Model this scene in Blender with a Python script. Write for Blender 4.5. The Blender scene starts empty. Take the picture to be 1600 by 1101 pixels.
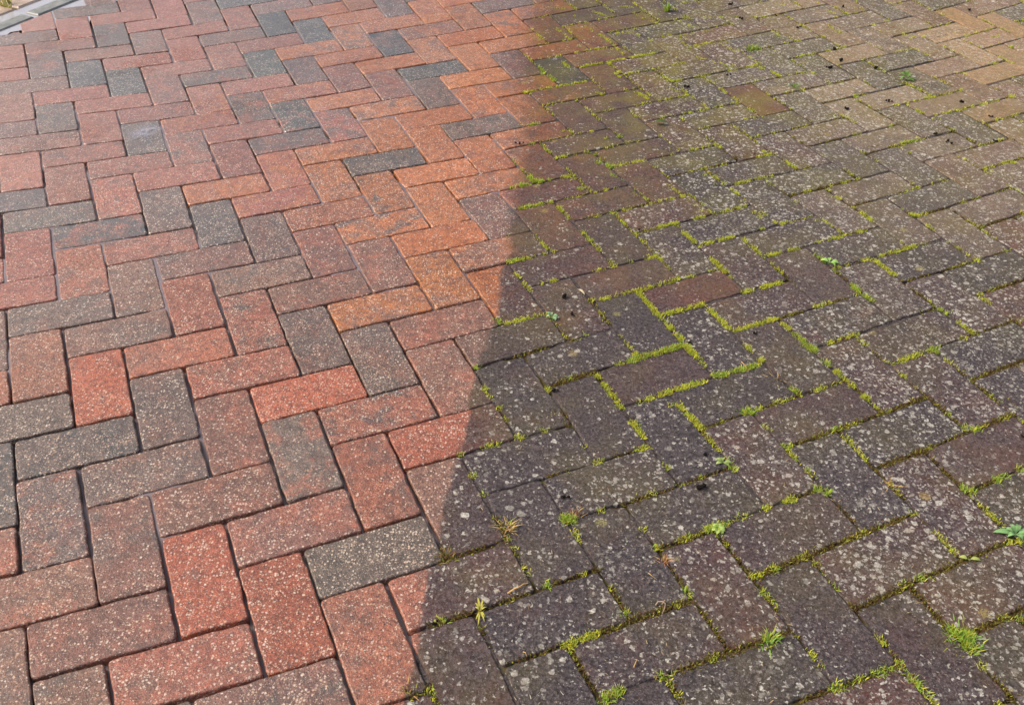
import bpy, bmesh, math, random
import numpy as np
from mathutils import Vector, Matrix

random.seed(7); rng = np.random.default_rng(11)
scene = bpy.context.scene
COL = scene.collection

# ------------------------------------------------------------------ camera
CELL = 0.102                                   # one half-brick pitch in metres
FPX = 1535.8                                   # focal length in photo pixels (1600 wide)
PITCH = math.radians(38.549)
CAM_H = 11.486 * CELL
CAM_C = np.array([1.11584, -11.14423])         # camera foot point in brick-cell units
RIGHT = np.array([0.91990, -0.39215]); RIGHT /= np.linalg.norm(RIGHT)
FWD = np.array([-RIGHT[1], RIGHT[0]])

cam = bpy.data.cameras.new('camera'); cam_o = bpy.data.objects.new('camera', cam)
COL.objects.link(cam_o); scene.camera = cam_o
cam.sensor_width = 36.0; cam.sensor_fit = 'HORIZONTAL'; cam.lens = FPX / 1600 * 36.0
cam.clip_start = 0.05; cam.clip_end = 400
cam_o.location = (0, 0, CAM_H); cam_o.rotation_euler = (math.pi/2 - PITCH, 0, 0)

# ------------------------------------------------------------------ light
SUN_ELEV, SUN_AZ = math.radians(46), math.radians(-88)     # azimuth from +Y towards +X
w = bpy.data.worlds.new('World'); scene.world = w; w.use_nodes = True
nt = w.node_tree; nt.nodes.clear()
sky = nt.nodes.new('ShaderNodeTexSky'); sky.sky_type = 'NISHITA'; sky.sun_disc = False
sky.sun_elevation = SUN_ELEV; sky.sun_rotation = SUN_AZ
sky.air_density = 1.2; sky.dust_density = 9.0; sky.ozone_density = 1.0
bg = nt.nodes.new('ShaderNodeBackground'); bg.inputs['Strength'].default_value = 0.15
wo = nt.nodes.new('ShaderNodeOutputWorld')
nt.links.new(sky.outputs[0], bg.inputs[0]); nt.links.new(bg.outputs[0], wo.inputs[0])
sun = bpy.data.lights.new('sun', 'SUN'); sun.energy = 1.5; sun.angle = math.radians(28)
sun.color = (1.0, 0.97, 0.93)
sun_o = bpy.data.objects.new('sun', sun); COL.objects.link(sun_o)
sd = Vector((math.sin(SUN_AZ)*math.cos(SUN_ELEV), math.cos(SUN_AZ)*math.cos(SUN_ELEV), math.sin(SUN_ELEV)))
sun_o.rotation_euler = sd.to_track_quat('Z', 'Y').to_euler(); sun_o.location = sd*10
scene.view_settings.view_transform = 'Standard'; scene.view_settings.look = 'None'
scene.view_settings.gamma = 1.0; scene.view_settings.use_curve_mapping = False
scene.view_settings.exposure = 0.42
scene.render.engine = 'CYCLES'

# ------------------------------------------------------------------ survey: brick grid -> world
SURVEY = [(0,0,249,841),(1,0,351,816),(0,2,277,998),(1,2,387,968),(1,1,372,886),(2,3,526,1022),(1,3,417,1057),(2,1,472,859),(2,2,502,935),(3,2,602,906),
 (4,1,662,801),(3,-1,518,694),(4,-1,603,675),(3,1,568,827),(4,0,632,733),(3,-2,494,641),(5,-2,659,599),(5,-1,685,650),(2,-2,408,659),(2,0,443,783),
 (3,0,538,759),(2,-3,387,606),(4,-3,552,566),(4,-2,575,616),(1,-3,301,624),(0,-4,201,591),(1,-4,286,573),(0,-2,220,703),(1,-2,311,682),(0,-8,166,414),
 (1,-8,240,403),(0,-6,181,497),(1,-6,262,480),(1,-7,253,438),(2,-7,326,426),(1,-5,272,525),(2,-5,354,508),(-1,-9,85,389),(0,-9,156,382),(-1,-7,91,468),
 (2,-10,295,319),(3,-10,361,310),(3,-8,386,376),(2,-8,312,387),(0,-14,128,227),(-1,-14,62,236),(1,-14,193,219),(1,-13,198,243),(0,-16,119,177),(1,-16,180,172),
 (1,-15,188,194),(2,-15,248,188),(2,-13,263,234),(2,-14,259,210),(3,-14,315,202),(3,-12,335,251),(2,-12,272,260),(0,-17,116,160),(2,-17,232,144),(1,-19,164,109),
 (2,-19,218,105),(0,-20,104,97),(1,-20,158,92),(0,-18,108,138),(1,-18,169,132),(1,-23,144,39),(2,-23,194,37),(1,-21,152,74),(2,-21,204,69),(3,-20,265,81),
 (3,-19,270,97),(8,-12,632,203),(9,-12,689,196),(9,-10,727,248),(8,-10,669,255),(7,-13,560,188),(8,-13,614,181),(7,-11,594,239),(9,-15,636,125),(10,-15,684,119),
 (9,-13,666,171),(10,-12,740,185),(9,-3,926,473),(10,-3,995,454),(10,-1,1070,540),(9,-1,988,552),(12,-3,1126,425),(12,-2,1156,451),(10,-2,1032,495),(11,-2,1104,476),
 (11,-1,1141,519),(12,-4,1097,383),(11,2,1315,671),(13,2,1454,621),(13,3,1508,671),(11,3,1374,730),(10,1,1184,640),(12,1,1319,596),(12,2,1373,641),(10,2,1223,699),
 (12,3,1448,708),(12,4,1513,774),(11,4,1431,795),(12,0,1271,557),(9,4,1264,871),(11,5,1500,878),(9,5,1332,950),(10,5,1428,918),(10,6,1495,993),(9,6,1410,1044),
 (8,6,1306,1069),(8,4,1178,899),(5,4,892,1019),(7,4,1084,941),(7,5,1137,1017),(5,5,934,1078),(7,3,1028,857),(8,3,1126,829),(6,4,978,967),(6,3,942,891),
 (7,2,973,788),(6,2,880,805),(6,1,846,753),(8,1,1018,704),(8,2,1054,757),(8,0,981,636),(8,-1,929,583),(10,0,1107,594),(9,0,1045,615),(9,1,1099,669),
 (11,0,1194,564),(7,-1,858,603),(7,1,936,721),(9,2,1141,732),(9,3,1194,787),(15,-5,1234,304),(16,-5,1286,295),(16,-4,1335,320),(18,-4,1428,293),(17,-4,1385,309),
 (17,-2,1474,373),(16,-2,1414,388),(19,-4,1487,279),(19,-3,1532,309),(17,-3,1436,338),(15,-2,1369,404),(15,-1,1411,438),(17,-1,1524,412),(14,-3,1261,386),(14,-2,1311,417),
 (15,0,1464,483),(14,0,1400,501),(13,0,1335,519),(15,1,1524,522),(16,1,1586,498),(12,-1,1227,496),(14,-1,1338,464),(13,-3,1196,401),(13,-1,1269,476),(18,-6,1355,238),
 (19,-6,1410,230),(18,-7,1316,220),(20,-7,1402,194),(20,-6,1442,211),(21,-6,1490,207),(21,-5,1530,227),(20,-8,1369,172),(21,-8,1419,164),(20,-9,1335,154),(22,-9,1414,133),
 (22,-8,1456,150),(23,-8,1506,143),(23,-7,1545,160),(19,-9,1282,160),(19,-7,1349,203),(19,-10,1254,142),(21,-10,1340,123),(21,-9,1368,138),(21,-11,1311,101),(22,-11,1351,94)]


def img2world(xy, z=0.0):
    """photo pixel -> point on the horizontal plane at height z (metres, camera foot = origin)"""
    xy = np.atleast_2d(np.asarray(xy, float))
    cx = (xy[:, 0]-800)/FPX; cy = (xy[:, 1]-550.5)/FPX
    s, c = math.sin(PITCH), math.cos(PITCH)
    dx = cx; dy = c - cy*s; dz = -s - cy*c
    t = (z-CAM_H)/dz
    return np.stack([dx*t, dy*t], 1)
def world2img(p):
    p = np.atleast_2d(np.asarray(p, float)); s, c = math.sin(PITCH), math.cos(PITCH)
    X, Y = p[:, 0], p[:, 1]; Z = np.full(len(p), -CAM_H)
    zc = Y*c - Z*s; yc = -(Y*s + Z*c)
    return np.stack([800+FPX*X/zc, 550.5+FPX*yc/zc], 1)
def ideal(ab):
    ab = np.atleast_2d(np.asarray(ab, float)); g = (np.stack([ab[:, 0], -ab[:, 1]], 1)-CAM_C)*CELL
    return np.stack([g@RIGHT, g@FWD], 1)
S_ = np.array(SURVEY, float)
S_id = ideal(S_[:, :2]); S_d = img2world(S_[:, 2:]) - S_id
def basis(w, n=4):
    w = np.clip(w, [-2.0, 0.45], [2.1, 3.7])
    x = w[:, 0]/1.6; y = (w[:, 1]-1.9)/1.5
    return np.stack([x**i*y**j for i in range(n+1) for j in range(n+1-i)], 1)
wt = 1/(S_id[:, 1]+0.5)
B_ = basis(S_id)*wt[:, None]
CO = np.linalg.solve(B_.T@B_+1e-3*np.eye(B_.shape[1]), B_.T@(S_d*wt[:, None]))
RES = S_d-basis(S_id)@CO; SG = 1.3*CELL
KM = np.exp(-((S_id[:, None]-S_id[None])**2).sum(2)/(2*SG*SG))
AL = np.linalg.solve(KM+0.9*np.eye(len(KM)), RES)
def warp(ab):
    w0 = ideal(ab)
    k = np.exp(-((w0[:, None]-S_id[None])**2).sum(2)/(2*SG*SG))
    return w0+basis(w0)@CO+k@AL

# edge between washed (left) and unwashed (right) paving
EDGE_PX = [(835,-60),(832,0),(815,60),(800,100),(812,150),(820,185),(808,250),(800,300),(795,360),(788,420),(772,500),(750,560),
           (735,610),(722,690),(700,760),(688,830),(668,900),(656,980),(640,1040),(626,1101),(600,1180)]
EDGE = img2world(EDGE_PX); EDGE = EDGE[np.argsort(EDGE[:, 1])]
def edge_x(y): return np.interp(y, EDGE[:, 1], EDGE[:, 0])
# line of the edging kerb in the far left corner: n.p = KN
KD = np.array([0.454, 0.891]); KD /= np.linalg.norm(KD); KNV = np.array([-KD[1], KD[0]])
K0, K1, K2 = 2.904, 2.962, 3.016

# ------------------------------------------------------------------ node helpers
class NT:
    def __init__(s, name):
        s.m = bpy.data.materials.new(name); s.m.use_nodes = True; s.t = s.m.node_tree; s.t.nodes.clear()
        s.out = s.t.nodes.new('ShaderNodeOutputMaterial')
    def n(s, typ, **kw):
        nd = s.t.nodes.new(typ)
        for k, v in kw.items(): setattr(nd, k, v)
        return nd
    def put(s, sock, v):
        if isinstance(v, bpy.types.NodeSocket): s.t.links.new(v, sock)
        elif v is not None:
            if isinstance(v, (tuple, list)) and len(v) == 3 and sock.type == 'RGBA': v = (*v, 1)
            sock.default_value = v
    def math(s, op, a, b=None, c=None, clamp=False):
        nd = s.n('ShaderNodeMath', operation=op, use_clamp=clamp)
        for i, v in enumerate((a, b, c)):
            if v is not None: s.put(nd.inputs[i], v)
        return nd.outputs[0]
    def vmath(s, op, a, b):
        nd = s.n('ShaderNodeVectorMath', operation=op); s.put(nd.inputs[0], a); s.put(nd.inputs[1], b); return nd.outputs[0]
    def mix(s, f, a, b, blend='MIX'):
        nd = s.n('ShaderNodeMix', data_type='RGBA', blend_type=blend)
        s.put(nd.inputs['Factor'], f); s.put(nd.inputs[6], a); s.put(nd.inputs[7], b); return nd.outputs[2]
    def lerp(s, f, a, b):
        nd = s.n('ShaderNodeMix', data_type='FLOAT'); s.put(nd.inputs[0], f); s.put(nd.inputs[2], a); s.put(nd.inputs[3], b); return nd.outputs[0]
    def ramp(s, v, a, b, c=0.0, d=1.0, smooth=True):
        nd = s.n('ShaderNodeMapRange', interpolation_type='SMOOTHSTEP' if smooth else 'LINEAR'); nd.clamp = True
        for i, x in enumerate((v, a, b, c, d)): s.put(nd.inputs[i], x)
        return nd.outputs[0]
    def noise(s, vec, scale, detail=3, rough=0.55, col=False, dist=0.0):
        nd = s.n('ShaderNodeTexNoise'); s.put(nd.inputs['Vector'], vec)
        nd.inputs['Scale'].default_value = scale; nd.inputs['Detail'].default_value = detail
        nd.inputs['Roughness'].default_value = rough; nd.inputs['Distortion'].default_value = dist
        return nd.outputs['Color' if col else 'Fac']
    def voro(s, vec, scale, feature='F1', rnd=1.0):
        nd = s.n('ShaderNodeTexVoronoi', feature=feature, voronoi_dimensions='3D'); s.put(nd.inputs['Vector'], vec)
        nd.inputs['Scale'].default_value = scale; nd.inputs['Randomness'].default_value = rnd
        return nd
    def attr(s, name, o='Color'):
        nd = s.n('ShaderNodeAttribute', attribute_name=name); return nd.outputs[o]
    def sep(s, v):
        nd = s.n('ShaderNodeSeparateXYZ'); s.put(nd.inputs[0], v); return nd.outputs
    def bump(s, h, strength, dist, normal=None):
        nd = s.n('ShaderNodeBump'); s.put(nd.inputs['Height'], h); nd.inputs['Strength'].default_value = strength
        nd.inputs['Distance'].default_value = dist
        if normal is not None: s.put(nd.inputs['Normal'], normal)
        return nd.outputs[0]
    def bsdf(s, col, rough, normal=None, spec=0.5, **kw):
        nd = s.n('ShaderNodeBsdfPrincipled'); s.put(nd.inputs['Base Color'], col); s.put(nd.inputs['Roughness'], rough)
        s.put(nd.inputs['Specular IOR Level'], spec)
        if normal is not None: s.put(nd.inputs['Normal'], normal)
        for k, v in kw.items(): s.put(nd.inputs[k], v)
        s.t.links.new(nd.outputs[0], s.out.inputs[0]); return nd
    def pos(s): return s.n('ShaderNodeNewGeometry').outputs['Position']
    def dirt(s, pos):
        """signed distance east of the wash edge, mask, and far factor"""
        x, y, z = s.sep(pos)
        fc = s.n('ShaderNodeFloatCurve'); cu = fc.mapping.curves[0]
        pts = [(float(np.clip(b/6, 0, 1)), float(a/2+0.5)) for a, b in EDGE]
        pts = [(0.0, pts[0][1])]+pts+[(1.0, pts[-1][1]+0.06)]
        cu.points[0].location = pts[0]; cu.points[1].location = pts[-1]
        for q in pts[1:-1]: cu.points.new(*q)
        for q in cu.points: q.handle_type = 'VECTOR'
        fc.mapping.update()
        s.put(fc.inputs['Value'], s.math('DIVIDE', y, 6.0))
        xb = s.math('MULTIPLY', s.math('SUBTRACT', fc.outputs[0], 0.5), 2.0)
        d = s.math('SUBTRACT', x, xb)
        far = s.ramp(y, 1.5, 2.9)
        amp = s.lerp(far, 0.022, 0.08)
        n1 = s.math('SUBTRACT', s.noise(pos, 55, 4, 0.65), 0.5)
        n2 = s.math('SUBTRACT', s.noise(pos, 9, 3, 0.6), 0.5)
        e = s.math('ADD', d, s.math('MULTIPLY', n1, amp))
        e = s.math('ADD', e, s.math('MULTIPLY', n2, s.lerp(far, 0.034, 0.14)))
        wd = s.lerp(far, 0.0055, 0.075)
        m = s.ramp(s.math('DIVIDE', e, wd), -1.0, 1.0)
        return d, m, far

# ------------------------------------------------------------------ materials
def mat_brick():
    s = NT('paving_brick'); P = s.pos()
    off = s.attr('off', 'Vector'); Q = s.vmath('ADD', P, off)
    c1, c2 = s.attr('c1'), s.attr('c2'); par = s.n('ShaderNodeSeparateColor'); s.put(par.inputs[0], s.attr('par'))
    mixf, lich, rnd = par.outputs[0], par.outputs[1], par.outputs[2]
    d, dm, far = s.dirt(P)
    # fired / pigmented patches
    pn = s.noise(Q, 17, 8, 0.72, dist=0.3)
    thr = s.lerp(mixf, 0.78, 0.32)
    patch = s.ramp(s.math('SUBTRACT', pn, thr), -0.11, 0.11)
    base = s.mix(patch, c1, c2)
    mot = s.noise(Q, 70, 4, 0.7)
    base = s.mix(1.0, base, s.mix(s.ramp(mot, 0.25, 0.75), (0.55, 0.53, 0.54), (1.36, 1.34, 1.30)), 'MULTIPLY')
    fine = s.noise(Q, 520, 3, 0.7)
    base = s.mix(1.0, base, s.mix(s.ramp(fine, 0.3, 0.7), (0.50, 0.49, 0.50), (1.5, 1.5, 1.48)), 'MULTIPLY')
    # exposed aggregate: light grains, and pits with their shade painted dark
    wob = s.vmath('ADD', Q, s.vmath('MULTIPLY', s.vmath('SUBTRACT', s.noise(Q, 300, 2, 0.5, col=True), (0.5, 0.5, 0.5)), (0.004, 0.004, 0.004)))
    v1 = s.voro(wob, 225)
    sc1 = s.n('ShaderNodeSeparateColor'); s.put(sc1.inputs[0], v1.outputs['Color'])
    cl = s.noise(Q, 22, 2, 0.5)                                    # aggregate comes in clusters
    lim = s.math('SUBTRACT', s.lerp(rnd, 0.86, 0.58), s.math('MULTIPLY', s.math('SUBTRACT', cl, 0.5), 0.8))
    on1 = s.math('MULTIPLY', s.ramp(s.math('SUBTRACT', sc1.outputs[0], lim), 0.0, 0.04), s.ramp(v1.outputs['Distance'], 0.28, 0.5, 1, 0))
    v2 = s.voro(wob, 400); sc2 = s.n('ShaderNodeSeparateColor'); s.put(sc2.inputs[0], v2.outputs['Color'])
    on2 = s.math('MULTIPLY', s.ramp(s.math('SUBTRACT', sc2.outputs[0], s.math('SUBTRACT', lim, 0.03)), 0.0, 0.05), s.ramp(v2.outputs['Distance'], 0.25, 0.5, 1, 0))
    gcol = s.mix(sc1.outputs[1], (0.60, 0.42, 0.29), (0.66, 0.58, 0.50))
    gcol = s.mix(s.ramp(sc1.outputs[2], 0.6, 0.9), gcol, (0.40, 0.22, 0.13))
    dk = s.math('MULTIPLY', s.ramp(sc2.outputs[1], 0.70, 0.76), s.ramp(v2.outputs['Distance'], 0.25, 0.55, 1, 0))
    clean = s.mix(s.math('MULTIPLY', dk, 0.88), base, (0.022, 0.017, 0.017))
    clean = s.mix(s.math('MULTIPLY', on2, 0.55), clean, (0.55, 0.42, 0.33))
    clean = s.mix(s.math('MULTIPLY', on1, 0.66), clean, gcol)
    # grime: dark biofilm, thicker in blotches, thinner far away next to the wash edge
    g1n = s.noise(Q, 11, 5, 0.65); g2n = s.noise(P, 2.2, 3, 0.6)
    farr = s.math('MULTIPLY', far, s.ramp(d, 0.45, 1.15))
    gth0 = s.lerp(s.math('MULTIPLY', far, s.ramp(d, 0.5, 0.1)), s.lerp(farr, 0.86, 0.38), 0.45)
    gthick = s.math('ADD', gth0, s.math('MULTIPLY', s.math('SUBTRACT', g1n, 0.5), 0.5))
    gthick = s.math('ADD', gthick, s.math('MULTIPLY', s.math('SUBTRACT', g2n, 0.5), 0.35), clamp=True)
    gcolr = s.mix(s.ramp(s.noise(Q, 160, 4, 0.75), 0.32, 0.68), (0.013, 0.011, 0.015), (0.090, 0.075, 0.083))
    gcolr = s.mix(s.math('MULTIPLY', farr, 0.75), gcolr, (0.25, 0.205, 0.155))  # paler at far right: dry lichen and warm light put into the colour
    gcolr = s.mix(s.math('MULTIPLY', s.ramp(s.noise(P, 5, 4, 0.6), 0.42, 0.70), s.lerp(far, 0.30, 0.85)), gcolr, (0.125, 0.108, 0.030))
    dirty = s.mix(gthick, s.mix(1.0, base, (0.80, 0.78, 0.72), 'MULTIPLY'), gcolr)
    film = s.math('MULTIPLY', s.math('MULTIPLY', far, s.ramp(d, 0.0, 0.3)), s.ramp(s.noise(P, 14, 5, 0.65), 0.40, 0.66))
    dirty = s.mix(s.math('MULTIPLY', film, s.lerp(farr, 0.44, 0.16)), dirty, (0.165, 0.150, 0.036))
    dirty = s.mix(s.math('MULTIPLY', on2, 0.26), dirty, (0.34, 0.27, 0.23))
    dirty = s.mix(s.math('MULTIPLY', on1, 0.16), dirty, (0.34, 0.29, 0.25))
    dirty = s.mix(s.math('MULTIPLY', dk, 0.6), dirty, (0.012, 0.010, 0.010))
    # crustose lichen: round pale thalli of several sizes
    lw = s.vmath('ADD', Q, s.vmath('MULTIPLY', s.vmath('SUBTRACT', s.noise(Q, 120, 3, 0.6, col=True), (0.5, 0.5, 0.5)), (0.015, 0.015, 0.015)))
    zone = s.math('ADD', lich, s.math('MULTIPLY', s.math('SUBTRACT', s.noise(Q, 13, 3, 0.6), 0.5), 1.9))
    lmask = None; lcol = None
    for sc, big, lo, hi in ((60, -0.10, 0.16, 0.42), (100, 0.0, 0.18, 0.46), (165, 0.03, 0.22, 0.46)):
        v = s.voro(lw, sc); c = s.n('ShaderNodeSeparateColor'); s.put(c.inputs[0], v.outputs['Color'])
        on = s.ramp(s.math('SUBTRACT', s.math('ADD', s.math('MULTIPLY', zone, 0.80), big-0.04), c.outputs[0]), -0.02, 0.05)
        rad = s.lerp(c.outputs[1], lo, hi)
        disc = s.ramp(s.math('SUBTRACT', rad, v.outputs['Distance']), -0.02, 0.10)
        k = s.math('MULTIPLY', on, disc); k = s.math('MULTIPLY', k, s.lerp(c.outputs[2], 0.18, 1.0))
        lmask = k if lmask is None else s.math('MAXIMUM', lmask, k)
    lcol = s.mix(s.ramp(s.noise(Q, 260, 3, 0.7), 0.3, 0.7), (0.23, 0.215, 0.18), (0.56, 0.54, 0.49))
    lcol = s.mix(s.math('MULTIPLY', s.ramp(s.noise(Q, 30, 2, 0.5), 0.5, 0.7), 0.45), lcol, (0.34, 0.29, 0.22))
    lon = s.math('MULTIPLY', s.math('MULTIPLY', lmask, s.ramp(s.noise(Q, 380, 2, 0.6), 0.22, 0.46)), 0.92)
    dirty = s.mix(lon, dirty, lcol)
    vo = s.voro(lw, 17); co_ = s.n('ShaderNodeSeparateColor'); s.put(co_.inputs[0], vo.outputs['Color'])
    och = s.math('MULTIPLY', s.ramp(co_.outputs[0], 0.86, 0.89), s.ramp(vo.outputs['Distance'], 0.10, 0.20, 1, 0))
    och = s.math('MULTIPLY', och, s.ramp(s.noise(Q, 300, 3, 0.7), 0.35, 0.6))
    dirty = s.mix(s.math('MULTIPLY', och, 0.75), dirty, s.mix(co_.outputs[1], (0.30, 0.19, 0.06), (0.27, 0.25, 0.10)))
    col = s.mix(dm, clean, dirty)
    # wet film on the washed side
    wetn = s.noise(P, 3.2, 3, 0.6)
    rc = s.math('ADD', s.ramp(wetn, 0.3, 0.7, 0.30, 0.46), s.math('MULTIPLY', fine, 0.12))
    rough = s.lerp(dm, rc, 0.88)
    h = s.math('ADD', s.math('MULTIPLY', fine, 0.55), s.math('MULTIPLY', s.noise(Q, 170, 3, 0.65), 1.0))
    nrm = s.bump(h, 1.0, 0.0024)
    cw = s.math('MULTIPLY', s.math('SUBTRACT', 1.0, dm), s.ramp(wetn, 0.25, 0.6, 0.25, 0.70))
    px_, py_, pz_ = s.sep(P)
    soak = s.math('MULTIPLY', s.ramp(py_, 1.3, 2.6), s.ramp(px_, 0.1, -0.9))      # run-off collects towards the kerb puddle
    cw = s.math('MULTIPLY', cw, s.lerp(soak, 1.0, 1.9), clamp=True)
    s.bsdf(col, s.math('SUBTRACT', rough, s.math('MULTIPLY', soak, s.math('MULTIPLY', s.math('SUBTRACT', 1.0, dm), 0.10))), nrm, spec=s.lerp(dm, s.lerp(soak, 0.38, 0.75), 0.22), **{'Coat Weight': cw, 'Coat Roughness': 0.25, 'Coat IOR': 1.45})
    return s.m

def mat_fill():
    s = NT('joint_fill'); P = s.pos(); d, dm, far = s.dirt(P)
    silt = s.mix(s.noise(P, 40, 4, 0.6), (0.125, 0.097, 0.104), (0.20, 0.160, 0.172))
    soil = s.mix(s.noise(P, 260, 4, 0.75), (0.018, 0.011, 0.005), (0.085, 0.058, 0.022))
    soil = s.mix(s.math('MULTIPLY', s.ramp(s.noise(P, 24, 4, 0.6), 0.45, 0.6), 0.8), soil, s.mix(s.noise(P, 500, 2, 0.6), (0.05, 0.045, 0.008), (0.14, 0.13, 0.02)))
    grime = s.mix(s.ramp(s.noise(P, 200, 4, 0.75), 0.32, 0.68), (0.018, 0.014, 0.016), (0.10, 0.082, 0.078))
    soil = s.mix(s.attr('open', 'Fac'), grime, soil)
    h = s.noise(P, 380, 3, 0.7)
    s.bsdf(s.mix(dm, silt, soil), s.lerp(dm, 0.28, 0.95), s.bump(h, 0.5, 0.0015), spec=s.lerp(dm, 0.5, 0.15))
    return s.m

def mat_simple(name, ca, cb, scale, rough, bump=0.5, bdist=0.002, spec=0.4):
    s = NT(name); P = s.pos()
    f = s.noise(P, scale, 6, 0.7); g = s.noise(P, scale*9, 3, 0.7)
    col = s.mix(s.ramp(f, 0.3, 0.7), ca, cb)
    col = s.mix(1.0, col, s.mix(g, (0.6, 0.6, 0.6), (1.4, 1.4, 1.4)), 'MULTIPLY')
    s.bsdf(col, rough, s.bump(g, bump, bdist), spec=spec); return s.m

def mat_plant(name, trans=0.35, rough=0.6):
    s = NT(name); c = s.attr('tint')
    f = s.noise(s.pos(), 700, 2, 0.6)
    c = s.mix(1.0, c, s.mix(f, (0.7, 0.7, 0.7), (1.25, 1.25, 1.25)), 'MULTIPLY')
    a = s.n('ShaderNodeBsdfPrincipled'); s.put(a.inputs['Base Color'], c); a.inputs['Roughness'].default_value = rough
    a.inputs['Specular IOR Level'].default_value = 0.25
    t = s.n('ShaderNodeBsdfTranslucent'); s.put(t.inputs[0], c)
    m = s.n('ShaderNodeMixShader'); m.inputs[0].default_value = trans
    s.t.links.new(a.outputs[0], m.inputs[1]); s.t.links.new(t.outputs[0], m.inputs[2]); s.t.links.new(m.outputs[0], s.out.inputs[0])
    return s.m

def mat_water():
    s = NT('sky_tinted_water'); P = s.pos()
    s.bsdf(s.mix(s.noise(P, 12, 3, 0.6), (0.27, 0.27, 0.30), (0.38, 0.38, 0.42)), 0.06, s.bump(s.noise(P, 60, 2, 0.5), 0.05, 0.001), spec=0.6)  # pale base colour: wash silt plus the bright sky's reflection painted in
    return s.m

M_BRICK = mat_brick(); M_FILL = mat_fill()
M_GROUND = mat_simple('earth', (0.05, 0.04, 0.025), (0.11, 0.085, 0.055), 6, 0.95)
M_KERB = mat_simple('wet_concrete', (0.13, 0.14, 0.13), (0.24, 0.245, 0.235), 30, 0.35)
M_SLAB = mat_simple('buff_stone', (0.34, 0.25, 0.19), (0.46, 0.36, 0.29), 22, 0.4)
M_WATER = mat_water()
M_MOSS = mat_plant('moss', 0.35, 0.75); M_LEAF = mat_plant('leaf', 0.30, 0.45); M_DRY = mat_plant('dry_plant', 0.2, 0.7)
M_CRUMB = mat_simple('black_soil', (0.006, 0.005, 0.004), (0.022, 0.016, 0.012), 300, 0.9, 1.0, 0.003, 0.2)

def link(o, parent=None, label=None, cat=None, group=None, kind=None):
    COL.objects.link(o)
    if parent is not None: o.parent = parent
    if label: o['label'] = label
    if cat: o['category'] = cat
    if group: o['group'] = group
    if kind: o['kind'] = kind
    return o
def mesh_obj(name, verts, faces, mat, **kw):
    me = bpy.data.meshes.new(name); me.from_pydata([tuple(v) for v in verts], [], faces); me.materials.append(mat); me.update()
    return link(bpy.data.objects.new(name, me), **kw)

# ------------------------------------------------------------------ ground and joint bed
g = mesh_obj('ground', [(-60, -60, -0.09), (60, -60, -0.09), (60, 60, -0.09), (-60, 60, -0.09)], [(0, 1, 2, 3)], M_GROUND, kind='structure')

def vnoise(x, y, seed=0):
    """cheap smooth value noise on numpy arrays"""
    xi = np.floor(x).astype(int); yi = np.floor(y).astype(int); fx = x-xi; fy = y-yi
    fx = fx*fx*(3-2*fx); fy = fy*fy*(3-2*fy)
    def hsh(a, b):
        n = (a*374761393+b*668265263+seed*974711) & 0x7fffffff
        n = ((n ^ (n >> 13))*1274126177) & 0x7fffffff
        return (n % 10007)/10007.0
    return (hsh(xi, yi)*(1-fx)+hsh(xi+1, yi)*fx)*(1-fy)+(hsh(xi, yi+1)*(1-fx)+hsh(xi+1, yi+1)*fx)*fy
# places where washed-out silt still stands in the joints (photo pixel centre, radius m)
SILT = [((170,420),.26),((250,440),.22),((130,770),.13),((235,790),.12),((310,660),.10),((60,420),.2),((250,200),.35),((140,240),.3),((60,170),.3),
        ((560,60),.5),((620,170),.4),((700,250),.35),((640,320),.28),((740,330),.25),((760,150),.35),((550,400),.2),((660,440),.16),((500,300),.25),((330,400),.15),
        ((0,400),.3),((0,250),.3),((330,80),.4),((450,170),.35),((30,560),.09),((520,640),.05)]
SW = img2world([c for c, r in SILT]); SR = np.array([r for c, r in SILT])
def fill_z(x, y):
    dm = 1/(1+np.exp(-(x-edge_x(y))/0.01))
    hi = np.zeros_like(x)
    for (cx, cy), r in zip(SW, SR):
        hi = np.maximum(hi, np.clip(1.25-np.hypot(x-cx, y-cy)/r, 0, 1))
    hi = hi*np.clip(vnoise(x*17, y*17, 3)*1.9-0.15, 0, 1)
    left = -0.016+0.0132*np.clip(hi*1.3, 0, 1)
    right = -0.0042+0.0020*vnoise(x*30, y*30, 5)
    return left*(1-dm)+right*dm
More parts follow.
